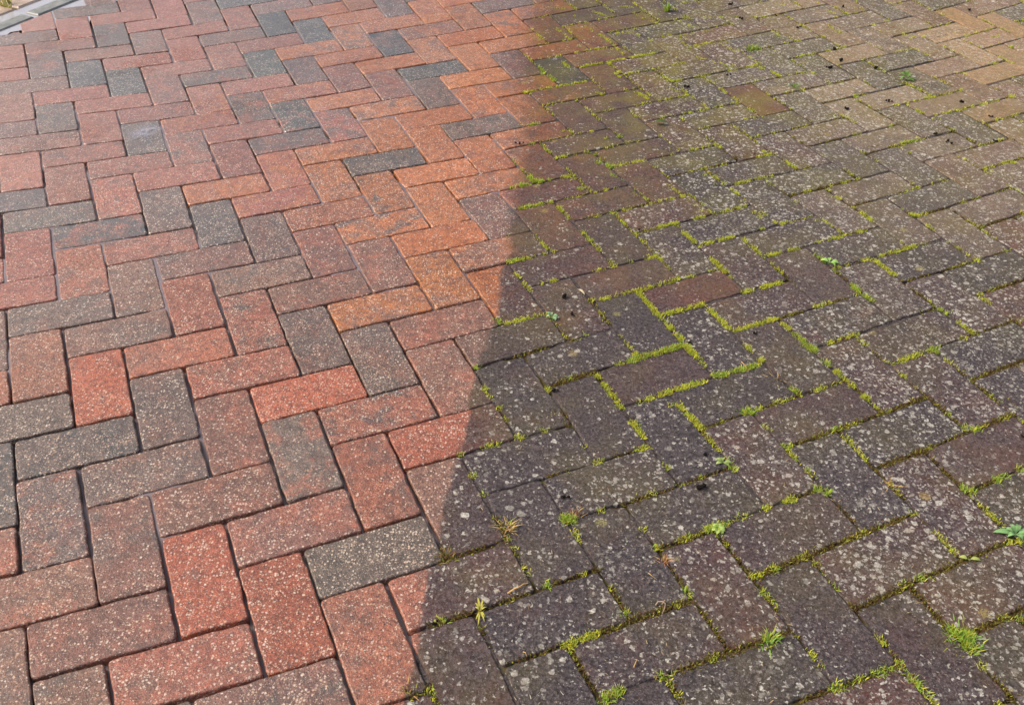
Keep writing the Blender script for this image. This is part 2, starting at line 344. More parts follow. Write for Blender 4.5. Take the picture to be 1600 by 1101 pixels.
# strips read off the photo; each block: crop origin, then lines "kind x,y x,y ..." in crop units (0.2625 px)
STRIPS = '''
@800,0
y 95,175 170,250;y 60,545 250,520 450,485;g 150,400 200,460 260,490;y 260,170 420,290;Y 300,370 350,410 440,390 560,385 680,350 860,325;y 370,320 460,300 620,290 690,340;Y 600,420 640,460 740,440
y 610,205 730,190 760,220;y 430,155 540,220 620,280;y 1000,215 1180,185;y 1050,275 1230,255 1330,315;y 980,230 1060,290;Y 740,550 810,590;Y 500,550 550,560;y 860,450 920,490 1010,480
y 1100,340 1240,390 1400,400 1490,395;y 1430,380 1560,450 1600,455;y 920,520 1050,570;y 850,600 1060,570;y 1220,530 1330,610 1430,680;y 1330,710 1430,690;g 90,745 170,735;y 290,780 380,800
g 550,830 700,800;g 60,860 150,860;y 150,870 250,940 300,1010;y 270,920 400,910;G 430,900 480,930;G 510,970 600,1000;y 600,990 790,950;g 580,1030 640,1080;g 0,980 50,990;g 60,1050 100,1080
G 100,1085 220,1080;y 300,1050 380,1080;y 820,990 880,1040;k 900,1050 1100,1000 1280,950 1480,910;y 940,900 1060,880 1190,850 1270,910;y 1140,1040 1210,1080;y 1480,900 1560,940;y 190,45 320,55
y 340,80 380,100;y 480,70 570,100;y 650,40 730,50;y 730,90 830,130;y 970,120 1070,160;y 1130,110 1350,100;k 1240,740 1330,780 1400,800;k 1600,770 1420,800
@1180,0
y 120,20 200,45;y 300,10 390,20;y 430,70 510,90;y 580,50 640,50;g 780,130 820,140;y 430,150 510,200;y 100,180 150,220;g 0,290 50,290;y 160,350 330,330;Y 0,390 90,440 150,455;y 320,440 400,470
y 160,650 200,640;y 900,230 1000,220;y 1080,90 1110,90;y 1400,80 1480,75;y 1400,225 1450,215;g 1500,290 1600,280;y 900,600 1050,570;y 820,625 900,610;Y 950,660 1100,710;y 1100,680 1300,630;g 780,745 830,735
g 850,855 960,840;k 680,880 850,850;k 1140,750 1200,790 1340,850;k 1340,860 1600,820;y 1350,1010 1410,1020;g 160,970 230,1000;y 40,900 90,915;g 30,1090 80,1095;y 180,800 210,820;y 460,690 520,690
y 1480,975 1600,960;k 700,520 900,490;y 930,500 1060,580;y 1060,575 1240,535;k 280,540 620,470;k 390,610 560,580;k 230,850 500,820;k 600,590 820,740;k 1000,240 1280,180
@800,270
g 60,10 100,50;G 20,85 120,55 230,50;y 280,20 370,40;g 390,90 470,130;y 540,105 620,95;y 590,10 640,40;y 710,120 790,180;y 860,165 960,150;y 920,65 1030,150 1150,240;y 1060,270 1160,250 1370,195;g 1200,70 1270,70
y 1260,90 1320,140;y 1350,170 1380,190;y 1420,225 1490,275;y 1300,60 1560,20;k 1480,60 1600,130;g 20,210 150,200 250,180;y 250,200 330,280;y 80,340 160,410 250,470;g 430,400 470,415;y 580,250 650,320;y 700,370 780,420
Y 860,320 980,290;Y 980,350 1050,400 1120,440;Y 1140,415 1310,370;y 1300,370 1400,440 1490,510;y 1490,310 1600,300;Y 1160,515 1240,560 1320,640;y 1540,570 1600,600;g 640,525 720,520;Y 780,480 890,520;g 0,525 70,520
y 160,655 260,630;y 20,620 120,700;y 610,720 740,690 880,660;y 900,650 1180,580;y 450,770 570,730;Y 740,700 790,770 900,880 1000,980 1110,1095;Y 890,840 1020,800 1150,780;Y 1150,800 1250,890 1310,945
Y 1310,945 1450,890 1600,860;Y 1370,710 1530,680 1600,660;y 620,960 680,1010;g 350,1000 440,970;Y 700,1085 850,1075 1000,1040;y 1360,1010 1440,1070;y 80,850 200,840;k 0,1090 200,1030
@1180,270
y 0,330 100,300 250,280;y 0,240 40,260;g 50,60 90,80;y 170,150 270,210;y 440,140 490,160;k 560,180 700,170;y 590,230 690,300;Y 910,250 980,255;y 350,280 450,330;y 350,410 480,380 640,345;y 740,350 800,370
y 0,500 150,460 300,440;g 310,480 400,540 480,590;y 520,550 700,510;Y 690,520 830,610;y 740,490 900,450 1040,410;k 860,640 1040,600;y 1300,530 1400,500;k 1100,570 1250,550;G 570,670 620,720 700,760;y 0,690 150,650
k 100,570 240,670;g 280,720 320,730;y 340,800 460,760 570,730;Y 0,900 80,870 150,900 200,930;k 200,840 310,810;G 230,960 310,1020 390,1100;y 410,1000 590,950;y 600,960 720,1060;g 1090,810 1180,860;y 1200,880 1310,960
k 1320,970 1600,860;g 1030,1050 1130,1065;y 880,1090 1030,1060;k 920,690 1060,780;y 1330,720 1430,790;y 1540,870 1600,880;y 1020,310 1080,340;k 1200,220 1360,320;k 1000,250 1180,210;k 1370,320 1600,255;k 200,120 580,20;k 1380,700 1600,640
@800,540
G 690,100 800,70 1020,0;Y 1030,0 1100,70 1150,115;G 1180,180 1300,160 1440,120;y 1440,90 1510,85;Y 740,330 870,290 1000,255 1160,215;Y 490,180 560,280 640,380;Y 700,460 790,580;k 590,660 740,600;Y 740,600 830,610
Y 940,355 1050,410 1130,490;k 1140,490 1340,415;G 1360,400 1460,400;k 1470,370 1600,330;y 1150,540 1230,630;g 1230,690 1340,750;y 170,260 220,270;K 230,220 500,150;g 340,190 370,190;k 230,380 340,480;y 160,500 200,500
y 0,540 70,530;y 410,600 470,650;y 350,730 550,690;k 200,770 340,740;y 860,690 920,740;y 820,870 890,860;g 950,800 980,840;k 650,950 1000,830 1290,730;G 300,1020 380,1060;y 500,980 560,980;y 740,1050 790,1065;G 1130,1095 1260,1070
y 1290,1050 1500,970;Y 1540,960 1600,930;y 1480,460 1540,530
@1180,540
G 290,0 360,60 440,115;Y 470,150 600,250;y 630,290 740,380;k 740,385 1040,295;g 190,260 290,270;y 340,260 440,230;y 0,380 200,300;y 0,100 60,80;K 250,590 440,510;g 440,510 520,490;k 520,490 720,400;g 150,600 240,600;y 170,630 320,790
y 520,540 640,690;k 640,690 750,790;K 740,720 1080,600;y 750,720 790,710;y 1000,620 1070,600;k 1080,590 1250,510;G 1250,490 1350,500;K 1360,490 1580,400;y 770,80 830,110;y 830,100 1030,40;g 1030,20 1120,40;y 1120,70 1220,130
K 1330,180 1600,80;k 1220,130 1330,200;k 1350,220 1600,400;k 1050,320 1220,450;k 1040,670 1230,840;G 1230,850 1310,870;k 1310,870 1430,820;G 1420,800 1510,790;g 1550,730 1600,750;y 1310,890 1380,980 1500,1060;Y 0,990 100,950 240,910
G 350,860 430,880;k 240,900 380,860;k 700,1090 950,1000;g 890,1000 950,1000;k 480,940 570,1050;g 690,1085 740,1080;y 870,160 930,210
@800,812
G 300,0 390,10;y 370,70 400,130;y 70,270 140,350;g 150,380 220,370;k 0,460 100,400;k 220,370 450,300 540,290;y 400,320 440,310;Y 310,760 400,710 500,660;K 500,680 700,590 1080,480;g 660,560 710,550;k 0,850 190,790;G 540,1080 690,1030
g 860,950 980,940;K 990,920 1280,800;y 1160,830 1220,820;K 1280,800 1480,730;k 940,290 1030,400;g 1020,420 1070,450;k 1100,500 1280,780;y 840,130 880,190;k 870,165 1130,80;y 980,110 1050,95;g 1130,50 1260,60
k 1260,110 1430,330;y 1270,140 1300,160;y 1390,290 1480,310;g 1540,280 1600,270;g 1480,430 1540,480;k 580,400 660,530;k 360,830 500,1000;y 750,10 800,80
@1180,812
K 0,330 200,250 700,60 900,0;g 90,280 150,290;y 240,230 330,200;g 690,50 740,50;k 330,220 380,290;g 470,400 500,410;K 560,520 930,370 1220,260 1480,140;g 600,560 640,570;g 940,330 1060,340;y 840,375 880,365;y 1060,80 1200,220
y 1480,140 1600,120;K 950,400 1130,620;G 1150,650 1250,680 1330,790;G 1180,660 1310,720;K 1310,660 1600,540;g 1350,670 1410,660;g 1480,600 1600,600;y 1330,860 1430,900;k 1440,930 1530,1050;g 1530,1070 1600,1090;k 150,680 290,690
y 320,790 420,880;G 430,1010 520,1000;g 560,990 610,990;g 640,950 740,910 860,880;k 270,1090 650,950;g 890,900 1040,1080;y 700,680 790,750;g 50,440 90,460
@400,540
g 1290,120 1330,130;y 1310,260 1380,290 1400,340;y 1470,430 1490,450;y 1340,590 1480,570;y 1520,540 1600,540;y 1200,640 1270,630;y 1250,740 1310,790;y 1330,890 1450,860
@400,270
g 1430,380 1500,370;g 1490,530 1570,520;g 1400,880 1480,890;Y 1490,890 1600,860;y 1530,600 1600,690;g 1500,80 1600,70
@400,0
g 1510,950 1580,1000;y 1570,740 1600,740
@400,812
k 1200,190 1380,150;g 1100,600 1140,600;k 1180,550 1480,440'''
samples = []     # (x, y, kind, halfwidth)
ox = oy = 0
for line in STRIPS.strip().split('\n'):
    if line[0] == '@': ox, oy = map(float, line[1:].split(',')); continue
    for st in line.split(';'):
        k, *pp = st.split(); pts = np.array([tuple(map(float, q.split(','))) for q in pp])*0.2625+[ox, oy]
        wp = img2world(pts)
        for a, b in zip(wp[:-1], wp[1:]):
            L = np.linalg.norm(b-a); n = max(2, int(L/0.0016*(1.0 if k in 'YGK' else 0.62)))
            for t in np.sort(rng.uniform(0, 1, n)):
                samples.append((a+(b-a)*t, k))
STEP = 0.011
gx = np.arange(-3.0, 3.1, STEP); gy = np.arange(0.2, 5.3, STEP)
OPEN = np.zeros((len(gy), len(gx)))
for p, k in samples:                                   # joints standing open: soil and dark moss lie lower there
    if k in 'kK':
        a, b = int((p[0]-gx[0])/STEP+.5), int((p[1]-gy[0])/STEP+.5); r = 1 if k == 'k' else 2
        OPEN[max(b-r, 0):b+r+1, max(a-r, 0):a+r+1] = 1.0
GX, GY = np.meshgrid(gx, gy); GZ = fill_z(GX, GY)-OPEN*0.0035
nx, ny = len(gx), len(gy)
verts = np.stack([GX.ravel(), GY.ravel(), GZ.ravel()], 1)
idx = np.arange(nx*ny).reshape(ny, nx)
quads = np.stack([idx[:-1, :-1], idx[:-1, 1:], idx[1:, 1:], idx[1:, :-1]], -1).reshape(-1, 4)
cen = verts[quads].mean(1); quads = quads[(cen[:, :2]@KNV) < K0-0.004]
me = bpy.data.meshes.new('driveway'); me.from_pydata(verts.tolist(), [], quads.tolist()); me.materials.append(M_FILL); me.update()
me.polygons.foreach_set('use_smooth', [True]*len(me.polygons))
me.attributes.new('open', 'FLOAT', 'POINT').data.foreach_set('value', OPEN.ravel().astype(np.float32))
driveway = link(bpy.data.objects.new('driveway', me), kind='structure')
driveway['label'] = 'block paved driveway, half pressure washed and half mossy'

# ------------------------------------------------------------------ bricks
PAL = {'r': (0.248, 0.084, 0.050), 'o': (0.318, 0.108, 0.034), 'b': (0.162, 0.077, 0.055), 'g': (0.108, 0.076, 0.064),
       'd': (0.058, 0.056, 0.054), 'm': (0.30, 0.205, 0.140), 'w': (0.42, 0.26, 0.150), 'R': (0.285, 0.076, 0.036)}
# colour of each block as seen: main pigment then second pigment
TAB = '''
V-1,-25 rr;H0,-25 gb;V0,-24 rr;H-2,-23 bg;V3,-25 rr;V2,-26 rr;H1,-24 rr;V1,-23 gb;H2,-23 rr;V4,-24 bg;H5,-24 dd;V5,-23 rb;H3,-22 rr;H6,-23 bg;V6,-22 dd;V2,-22 bg
H-1,-22 rb;H0,-21 rb;V-1,-21 gr;V-2,-22 rr;V3,-21 rr;H4,-21 bg;V4,-20 rb;H5,-20 rr;V7,-21 dd;H1,-20 rr;V0,-20 dd;V1,-19 dd;H2,-19 rb;H3,-18 gr;V5,-19 dg;H6,-19 ob
V8,-20 og;H7,-22 or;V9,-23 or;H8,-21 or;V10,-22 gb;V11,-21 or;H9,-20 or;V9,-19 db;H10,-19 bo;V12,-20 ob;H13,-20 gb;H11,-18 oo;V13,-19 og;H12,-17 oo;V10,-18 ob
H7,-18 or;V6,-18 gb;V11,-17 oo;H8,-17 oo;H9,-16 dg;V12,-16 bg;V2,-18 br;H4,-17 rb;H0,-17 rr;V-1,-17 gb;H-1,-18 rr;H-2,-19 bb;V-2,-18 rr;V3,-17 ro;H1,-16 rb
V4,-16 gr;V0,-16 rr;V1,-15 gd;H2,-15 ro;V2,-14 rg;H3,-14 rb;H5,-16 ro;V5,-15 dr;V7,-17 br;V8,-16 br;V9,-15 gb;H10,-15 oo;H11,-14 ob;V10,-14 ob;V11,-13 ob;H6,-15 or
H7,-14 og;V6,-14 rg;H8,-13 oo;V7,-13 oo;H9,-12 gb;V8,-12 oo;V9,-11 or;H4,-13 gr;V3,-13 rr;H-1,-14 rb;H-2,-15 br;H0,-13 rb;V-2,-14 rr;V-1,-13 rr;H5,-12 ob;H6,-11 gd
V4,-12 ro;V5,-11 ob;H7,-10 oo;H8,-9 ob;V6,-10 od;V7,-9 oo;V8,-8 bg;H1,-12 rr;H2,-11 or;V0,-12 rb;V1,-11 gb;H-2,-11 gb;H-3,-12 gd;H-1,-10 dr;V2,-10 gd;H3,-10 ro;V3,-9 gb
H4,-9 ro;V4,-8 br;H5,-8 og;H0,-9 rb;V-2,-10 rr;V-1,-9 rb;H1,-8 bg;V0,-8 bg;H-3,-8 rr;H-2,-7 gb;H-1,-6 bg;V1,-7 rr;H2,-7 bg;H3,-6 br;V2,-6 rg;V3,-5 gb;V5,-7 br;H6,-7 oo
V6,-6 ob;H7,-6 bo;V7,-5 oo;H4,-5 ob;H5,-4 br;V4,-4 gb;V5,-3 br;H6,-3 bb;V-2,-6 rb;H0,-5 rb;V-1,-5 Rg;H1,-4 rb;V0,-4 gb;V1,-3 br;H2,-3 Rr;H3,-2 rd;H-3,-4 gg;H-2,-3 gd
H-1,-2 gb;V2,-2 gr;V3,-1 rg;H4,-1 Rr;V4,0 bb;H0,-1 br;H1,0 br;V-2,-2 gr;V-3,-3 gd;V-1,-1 bg;H2,1 gg;V0,0 Rg;V1,1 Rr;V2,2 rb;H3,2 rb;H-3,0 br;H-2,1 br;H-1,2 rb;V-3,1 bg
V-3,-11 rr;V-3,-7 bg;V-3,-15 rr;V-3,-19 br;V-2,2 bg;H0,3 bg;V3,3 rb;H10,-3 Rr;H9,-4 rb;V17,-11 RR;H18,-15 Rr;H14,-11 rb;V13,-3 mr;H12,-1 dR;H13,-16 or;V13,-15 dd;V14,-14 rb;H14,-15 rb;V27,-13 ww;V28,-12 ww;V26,-10 ww
V25,-11 wm;H24,-9 wm;H25,-12 wm;H26,-11 wm;H14,1 dd;V13,1 rb;H12,3 rm;H10,1 br;H11,2 dd;V9,-3 dd;V10,-2 db;H9,0 dd;H8,-1 bb;V8,0 dd;H8,-5 rb;V9,-7 ob;H9,-8 rb;V10,-10 ob
V7,-1 gb;H11,-2 br;V11,-1 bd;V15,-9 rb;H22,-7 mw;H21,-8 mm;H20,-9 mm;H19,-10 mg;V18,-10 gd;H18,-11 gm;H15,-2 db;H16,-1 dd;V14,-2 mb;V15,-1 bm;V22,-10 dm;H20,-5 bm'''
COLS = {}
for t in TAB.replace('\n', ';').split(';'):
    if t.strip(): k, v = t.split(); COLS[k] = v
LICH = {'H9,4': 1.35, 'H10,5': 1.15, 'H14,1': 1.1, 'H16,-5': .8, 'H17,-4': .8, 'V17,-7': .8, 'V18,-6': .85, 'V19,-5': .75, 'V22,-10': .9, 'V23,-9': .9, 'H18,-7': .8,
        'V16,-4': .8, 'V17,-3': .85, 'H16,-1': .85, 'H14,-3': .85, 'H15,-2': .6, 'V9,-3': .15, 'H9,-4': .1, 'H10,-3': .1, 'H8,-1': .12, 'V13,-3': .3, 'V27,-13': .1, 'V28,-12': .1,
        'V26,-10': .15, 'H12,3': .3, 'V17,-11': .15, 'H24,-9': .2, 'H22,-7': .3, 'H21,-8': .3, 'H9,0': .3, 'H10,1': .3, 'V9,5': .35, 'V8,4': .35}

def offset_poly(poly, dist):
    n = len(poly); out = []
    for i in range(n):
        a, b, c = poly[i-1], poly[i], poly[(i+1) % n]
        e1 = b-a; e1 = e1/np.linalg.norm(e1); e2 = c-b; e2 = e2/np.linalg.norm(e2)
        n1 = np.array([-e1[1], e1[0]]); n2 = np.array([-e2[1], e2[0]])
        det = e1[0]*e2[1]-e1[1]*e2[0]
        if abs(det) < 1e-4: out.append(b+n1*dist); continue
        out.append(b+(n1+n2)*dist/(1+n1@n2))
    return np.array(out)
def ring(poly, r, seg, jit):
    pts = []; n = len(poly); q = 0
    for i in range(n):
        a, b, c = poly[i-1], poly[i], poly[(i+1) % n]
        e1 = (a-b)/np.linalg.norm(a-b); e2 = (c-b)/np.linalg.norm(c-b)
        pts += [b+e1*r, b+(e1+e2)*r*0.30, b+e2*r]
        L = np.linalg.norm(c-b); m = seg[i]
        nrm = np.array([-(c-b)[1], (c-b)[0]])/L
        for k in range(1, m):
            pts.append(b+(c-b)*(k/m)+nrm*jit[q]); q += 1
    return np.array(pts)
def brick_mesh(poly, cz, tilt, rs, fine):
    """bevelled block with slightly worn edges; poly counter-clockwise, centred"""
    n = len(poly); seg = [max(1, int(round(np.linalg.norm(poly[(i+1) % n]-poly[i])/(0.018 if fine else 0.1)))) for i in range(n)]
    jit = rs.normal(0, 0.0007, sum(seg)+4)
    rings = []
    for dd, z in ((0.0, -0.060), (0.0, -0.0026), (0.0009, -0.0009), (0.0026, 0.0)):
        rr = ring(offset_poly(poly, dd) if dd else poly, 0.0055, seg, jit*(1 if dd < .004 else 1.6))
        zz = np.full(len(rr), z)+cz+(rr@tilt if z > -0.05 else 0)
        rings.append(np.c_[rr, zz])
    m = len(rings[0]); V = np.concatenate(rings); F = []
    for k in range(3):
        for i in range(m):
            j = (i+1) % m; F.append((k*m+i, k*m+j, (k+1)*m+j, (k+1)*m+i))
    F.append(tuple(range(3*m, 4*m)))
    return V, F
def clip_half(poly, nrm, c):
    out = []
    for i in range(len(poly)):
        a, b = poly[i], poly[(i+1) % len(poly)]; da, db = a@nrm-c, b@nrm-c
        if da <= 0: out.append(a)
        if (da < 0) != (db < 0) and abs(da-db) > 1e-9: out.append(a+(b-a)*da/(da-db))
    o2 = []
    for p in out:
        if not o2 or np.linalg.norm(p-o2[-1]) > 0.006: o2.append(p)
    if len(o2) > 1 and np.linalg.norm(o2[0]-o2[-1]) < 0.006: o2.pop()
    return np.array(o2)
def set_attrs(me, n, c1, c2, par, off):
    for nm, v, ty in (('c1', (*c1, 1), 'FLOAT_COLOR'), ('c2', (*c2, 1), 'FLOAT_COLOR'), ('par', (*par, 1), 'FLOAT_COLOR')):
        a = me.attributes.new(nm, ty, 'POINT'); a.data.foreach_set('color', np.tile(np.array(v, np.float32), n) if np.ndim(v) == 1 else np.asarray(v, np.float32).ravel())
    a = me.attributes.new('off', 'FLOAT_VECTOR', 'POINT'); a.data.foreach_set('vector', np.tile(np.array(off, np.float32), n) if np.ndim(off) == 1 else np.asarray(off, np.float32).ravel())

cells = []
for j in range(-60, 14):
    for i in range(-26, 60):
        m = (i-j) % 4
        if m == 0: cells.append((i, j, 1, 2))
        elif m == 1: cells.append((i, j, 2, 1))
cells = np.array(cells)
c0 = ideal(cells[:, :2]+cells[:, 2:]/2)
keep = (c0[:, 1] > 0.25) & (c0[:, 1] < 5.2) & (np.abs(c0[:, 0]) < 0.9+0.52*c0[:, 1]+0.25)
cells = cells[keep]
JOINTS = []      # joint segments for the moss
bricks = []
for (i, j, a, b) in cells:
    quad = warp([(i, j), (i, j+b), (i+a, j+b), (i+a, j)])        # counter-clockwise seen from above
    ar = 0.5*sum(quad[k][0]*quad[(k+1) % 4][1]-quad[(k+1) % 4][0]*quad[k][1] for k in range(4))
    if ar < 0: quad = quad[::-1]
    for k in range(4): JOINTS.append((quad[k], quad[(k+1) % 4]))
    name = ('V' if a == 1 else 'H')+f'{i},{j}'
    rs = np.random.default_rng((i+500)*2003+(j+500)*7+a)
    cen = quad.mean(0); dist = cen[0]-edge_x(cen[1])
    gap = (0.0015 if dist < 0 else 0.0021)+rs.uniform(0, 0.0009)
    poly = offset_poly(quad, gap)+rs.normal(0, 0.0007, (1, 2))
    th = rs.normal(0, 0.004); R2 = np.array([[math.cos(th), -math.sin(th)], [math.sin(th), math.cos(th)]])
    poly = (poly-cen)@R2.T+cen
    kd = (poly@KNV).max()-(K0-0.005)
    if (poly@KNV).min() > K0-0.02: continue
    if kd > 0: poly = clip_half(poly, KNV, K0-0.005)
    if len(poly) < 3: continue
    cen = poly.mean(0)
    cz = rs.normal(0, 0.0006); tilt = rs.normal(0, 0.005, 2)
    kn = K0-cen@KNV
    if kn < 0.05: cz -= 0.004
    img = world2img(poly)
    vis = (img[:, 0].max() > 0) & (img[:, 0].min() < 1600) & (img[:, 1].max() > 0) & (img[:, 1].min() < 1101)
    if name in COLS: cc = COLS[name]
    elif dist < 0: cc = rs.choice(['rr', 'rb', 'br', 'gb', 'bg', 'or', 'rg', 'dg'])
    elif cen[1] > 1.9 and dist > 0.75: cc = rs.choice(['mm', 'mg', 'mw', 'gm', 'dg', 'mb', 'gd', 'bm'])
    elif dist < 0.4 and cen[1] > 1.5: cc = rs.choice(['bo', 'br', 'rb', 'bg', 'gb', 'ob'])
    else: cc = rs.choice(['db', 'bd', 'bb', 'br', 'dg', 'gd', 'rb', 'gb'])
    jt = np.clip(rs.normal(1, 0.09), .8, 1.2)
    c1 = np.array(PAL[cc[0]])*jt*rs.normal(1, 0.03, 3); c2 = np.array(PAL[cc[1]])*jt
    mixv = (0.5 if cc[0] != 'R' else 0.25) if cc[0] != cc[1] else 0.0
    li = LICH.get(name)
    if li is None:
        li = np.clip(0.38+0.34*min(max(dist, 0)/0.5, 1.6)+rs.normal(0, 0.13), 0.12, 1.15)
        if dist < 0.35 and cen[1] > 1.7: li *= 0.45
        elif cen[1] > 1.7: li += 0.12
    speck = 1.0 if cc in ('dd', 'dg') and cen[1] > 2.2 and cen[0] < -0.9 else rs.uniform(0.2, 0.8)
    off = np.r_[rs.uniform(-40, 40, 2), rs.uniform(-3, 3)]
    # visible size for ranking
    area = 0.5*abs(sum(img[k][0]*img[(k+1) % len(img)][1]-img[(k+1) % len(img)][0]*img[k][1] for k in range(len(img))))
    near = cen[1] < 2.6
    V, F = brick_mesh(poly-cen, cz, tilt, rs, near and vis)
    bricks.append(dict(cen=cen, V=V, F=F, c1=c1, c2=c2, par=(mixv, li, speck), off=off, vis=vis, area=area, poly=poly))
order = sorted([b for b in bricks if b['vis']], key=lambda b: -b['area'])
for b in order[:300]:
    me = bpy.data.meshes.new('brick'); me.from_pydata(b['V'].tolist(), [], b['F']); me.materials.append(M_BRICK); me.update()
    set_attrs(me, len(b['V']), b['c1'], b['c2'], b['par'], b['off'])
    me.polygons.foreach_set('use_smooth', [True]*(len(b['F'])-1)+[False])
    o = bpy.data.objects.new('brick', me); o.location = (b['cen'][0], b['cen'][1], 0); link(o, driveway)
rest = order[300:]+[b for b in bricks if not b['vis']]
V, F, A1, A2, A3, A4 = [], [], [], [], [], []; base = 0
for b in rest:
    n = len(b['V']); V.append(b['V']+[b['cen'][0], b['cen'][1], 0]); F += [tuple(i+base for i in f) for f in b['F']]; base += n
    A1 += [(*b['c1'], 1)]*n; A2 += [(*b['c2'], 1)]*n; A3 += [(*b['par'], 1)]*n; A4 += [tuple(b['off'])]*n
me = bpy.data.meshes.new('outer_bricks'); me.from_pydata(np.concatenate(V).tolist(), [], F); me.materials.append(M_BRICK); me.update()
for nm, v in (('c1', A1), ('c2', A2), ('par', A3)):
    me.attributes.new(nm, 'FLOAT_COLOR', 'POINT').data.foreach_set('color', np.array(v, np.float32).ravel())
me.attributes.new('off', 'FLOAT_VECTOR', 'POINT').data.foreach_set('vector', np.array(A4, np.float32).ravel())
link(bpy.data.objects.new('outer_bricks', me), driveway, kind='stuff')
print('bricks visible', len(order), 'rest', len(rest))

# ------------------------------------------------------------------ kerb, puddle, patio in the far left corner
def strip(n0, n1, t0, t1, z0, z1, bev=0.004):
    """box between two offsets from the kerb line, with a chamfered top"""
    pl = [KNV*n0+KD*t0, KNV*n0+KD*t1, KNV*n1+KD*t1, KNV*n1+KD*t0]
    pl = np.array(pl); c = pl.mean(0)
    ar = sum(pl[k][0]*pl[(k+1) % 4][1]-pl[(k+1) % 4][0]*pl[k][1] for k in range(4))
    if ar < 0: pl = pl[::-1]
    rings = [np.c_[pl, np.full(4, z0)], np.c_[pl, np.full(4, z1-bev)], np.c_[offset_poly(pl, bev), np.full(4, z1)]]
    V = np.concatenate(rings)-[c[0], c[1], 0]; F = [(k*4+i, k*4+(i+1) % 4, k*4+4+(i+1) % 4, k*4+4+i) for k in range(2) for i in range(4)]+[(8, 9, 10, 11)]
    return V, F, c
kerb = link(bpy.data.objects.new('kerb', None), kind='structure'); kerb['label'] = 'narrow grey concrete edging between driveway and patio'
tk = (img2world([(47, 24)])[0])@KD
for k in range(-4, 4):
    t0 = tk+k*0.46+0.009; t1 = tk+(k+1)*0.46-0.009
    V_, F_, c = strip(K0, K1, t0, t1, -0.06, 0.004+random.uniform(-.0012, .0012))
    o = mesh_obj('kerb_stone', V_, F_, M_KERB, parent=kerb); o.location = (c[0], c[1], 0)
bed = np.array([KNV*K0+KD*-1.0, KNV*K0+KD*5.0, KNV*(K2+2.5)+KD*5.0, KNV*(K2+2.5)+KD*-1.0])
patio = mesh_obj('patio', [(*p, -0.035) for p in bed], [(0, 1, 2, 3)], M_GROUND, kind='structure')
patio['label'] = 'buff stone slab patio beyond the kerb'
tw = (img2world([(26, 14)])[0])@KD
for r_ in range(4):
    for k in range(-5, 5):
        t0 = tw+k*0.42+0.006+(0.19 if r_ % 2 else 0); 
        V_, F_, c = strip(K2+r_*0.30+0.004, K2+(r_+1)*0.30-0.004, t0, t0+0.408, -0.03, 0.003+random.uniform(-.002, .002), 0.006)
        o = mesh_obj('slab', V_, F_, M_SLAB, parent=patio); o.location = (c[0], c[1], 0)
# silty puddle along the kerb and in the gutter, sky reflection in its colour
pud = []
t_lo, t_hi = tk-0.75, tk+1.0
N = 40
for k in range(N+1):
    t = t_lo+(t_hi-t_lo)*k/N
    w_ = 0.10+0.06*math.sin(t*9)+0.05*math.sin(t*23+1); w_ *= min(1, k/4, (N-k)/4)
    pud.append((t, w_))
Vp = [(*(KNV*(K0-w_)+KD*t), -0.0016) for t, w_ in pud]+[(*(KNV*(K2+0.002)+KD*t), -0.0016) for t, w_ in pud]
Fp = [(k, N+1+k, N+2+k, k+1) for k in range(N)]
mesh_obj('puddle', Vp, Fp, M_WATER, kind='structure')['label'] = 'silty puddle standing along the kerb, sky reflection painted in'

# thin film of water left on one sunken brick
def mat_film():
    s = NT('water_film'); P = s.pos()
    s.bsdf((0.36, 0.36, 0.43), 0.08, s.bump(s.noise(P, 40, 2, 0.5), 0.05, 0.001), spec=0.6, Alpha=s.math('MULTIPLY', s.ramp(s.noise(P, 60, 4, 0.6), 0.35, 0.6, 0.15, 0.7), s.attr('edge', 'Fac'))); return s.m  # lavender sheen of the wet film is put into its base colour
pc = img2world([(226, 207)])[0]; ring_ = []
for k in range(28):
    a = 2*math.pi*k/28; r_ = 1+0.22*math.sin(2*a+1)+0.13*math.sin(5*a)
    ring_.append((0.045*r_*math.cos(a), 0.062*r_*math.sin(a), 0.0))
o = mesh_obj('water_film', [(0, 0, 0.0)]+ring_, [(0, 1+k, 1+(k+1) % 28) for k in range(28)], mat_film(), kind='structure')
o.data.attributes.new('edge', 'FLOAT', 'POINT').data.foreach_set('value', [1.0]+[0.0]*28)
o.location = (pc[0], pc[1], 0.0022); o['label'] = 'thin water film on a grey washed brick, lavender sheen painted in'

# ------------------------------------------------------------------ moss and small growth in the joints
uniq = {}
for a, b in JOINTS:
    m_ = (a+b)/2
    if m_[0]-edge_x(m_[1]) > -0.15 and abs(m_[0]) < 0.3+0.52*m_[1]+0.2 and m_[1] < 4.2: uniq[tuple(np.round(m_, 3))] = (a, b)
JL = list(uniq.values()); JA = np.array([j[0] for j in JL]); JD = np.array([j[1] for j in JL])-JA; JN = (JD*JD).sum(1)
def snap_all(P, k=0.85, maxd=0.016):
    out = P.copy()
    for c in range(0, len(P), 400):
        p = P[c:c+400]; t = np.clip(((p[:, None]-JA[None])*JD[None]).sum(2)/JN, 0, 1)
        q = JA[None]+JD[None]*t[..., None]; e = np.hypot(q[..., 0]-p[:, None, 0], q[..., 1]-p[:, None, 1]); m = e.argmin(1)
        r = np.arange(len(p)); ok = e[r, m] < maxd
        out[c:c+400][ok] = (p+(q[r, m]-p)*k)[ok]
    return out
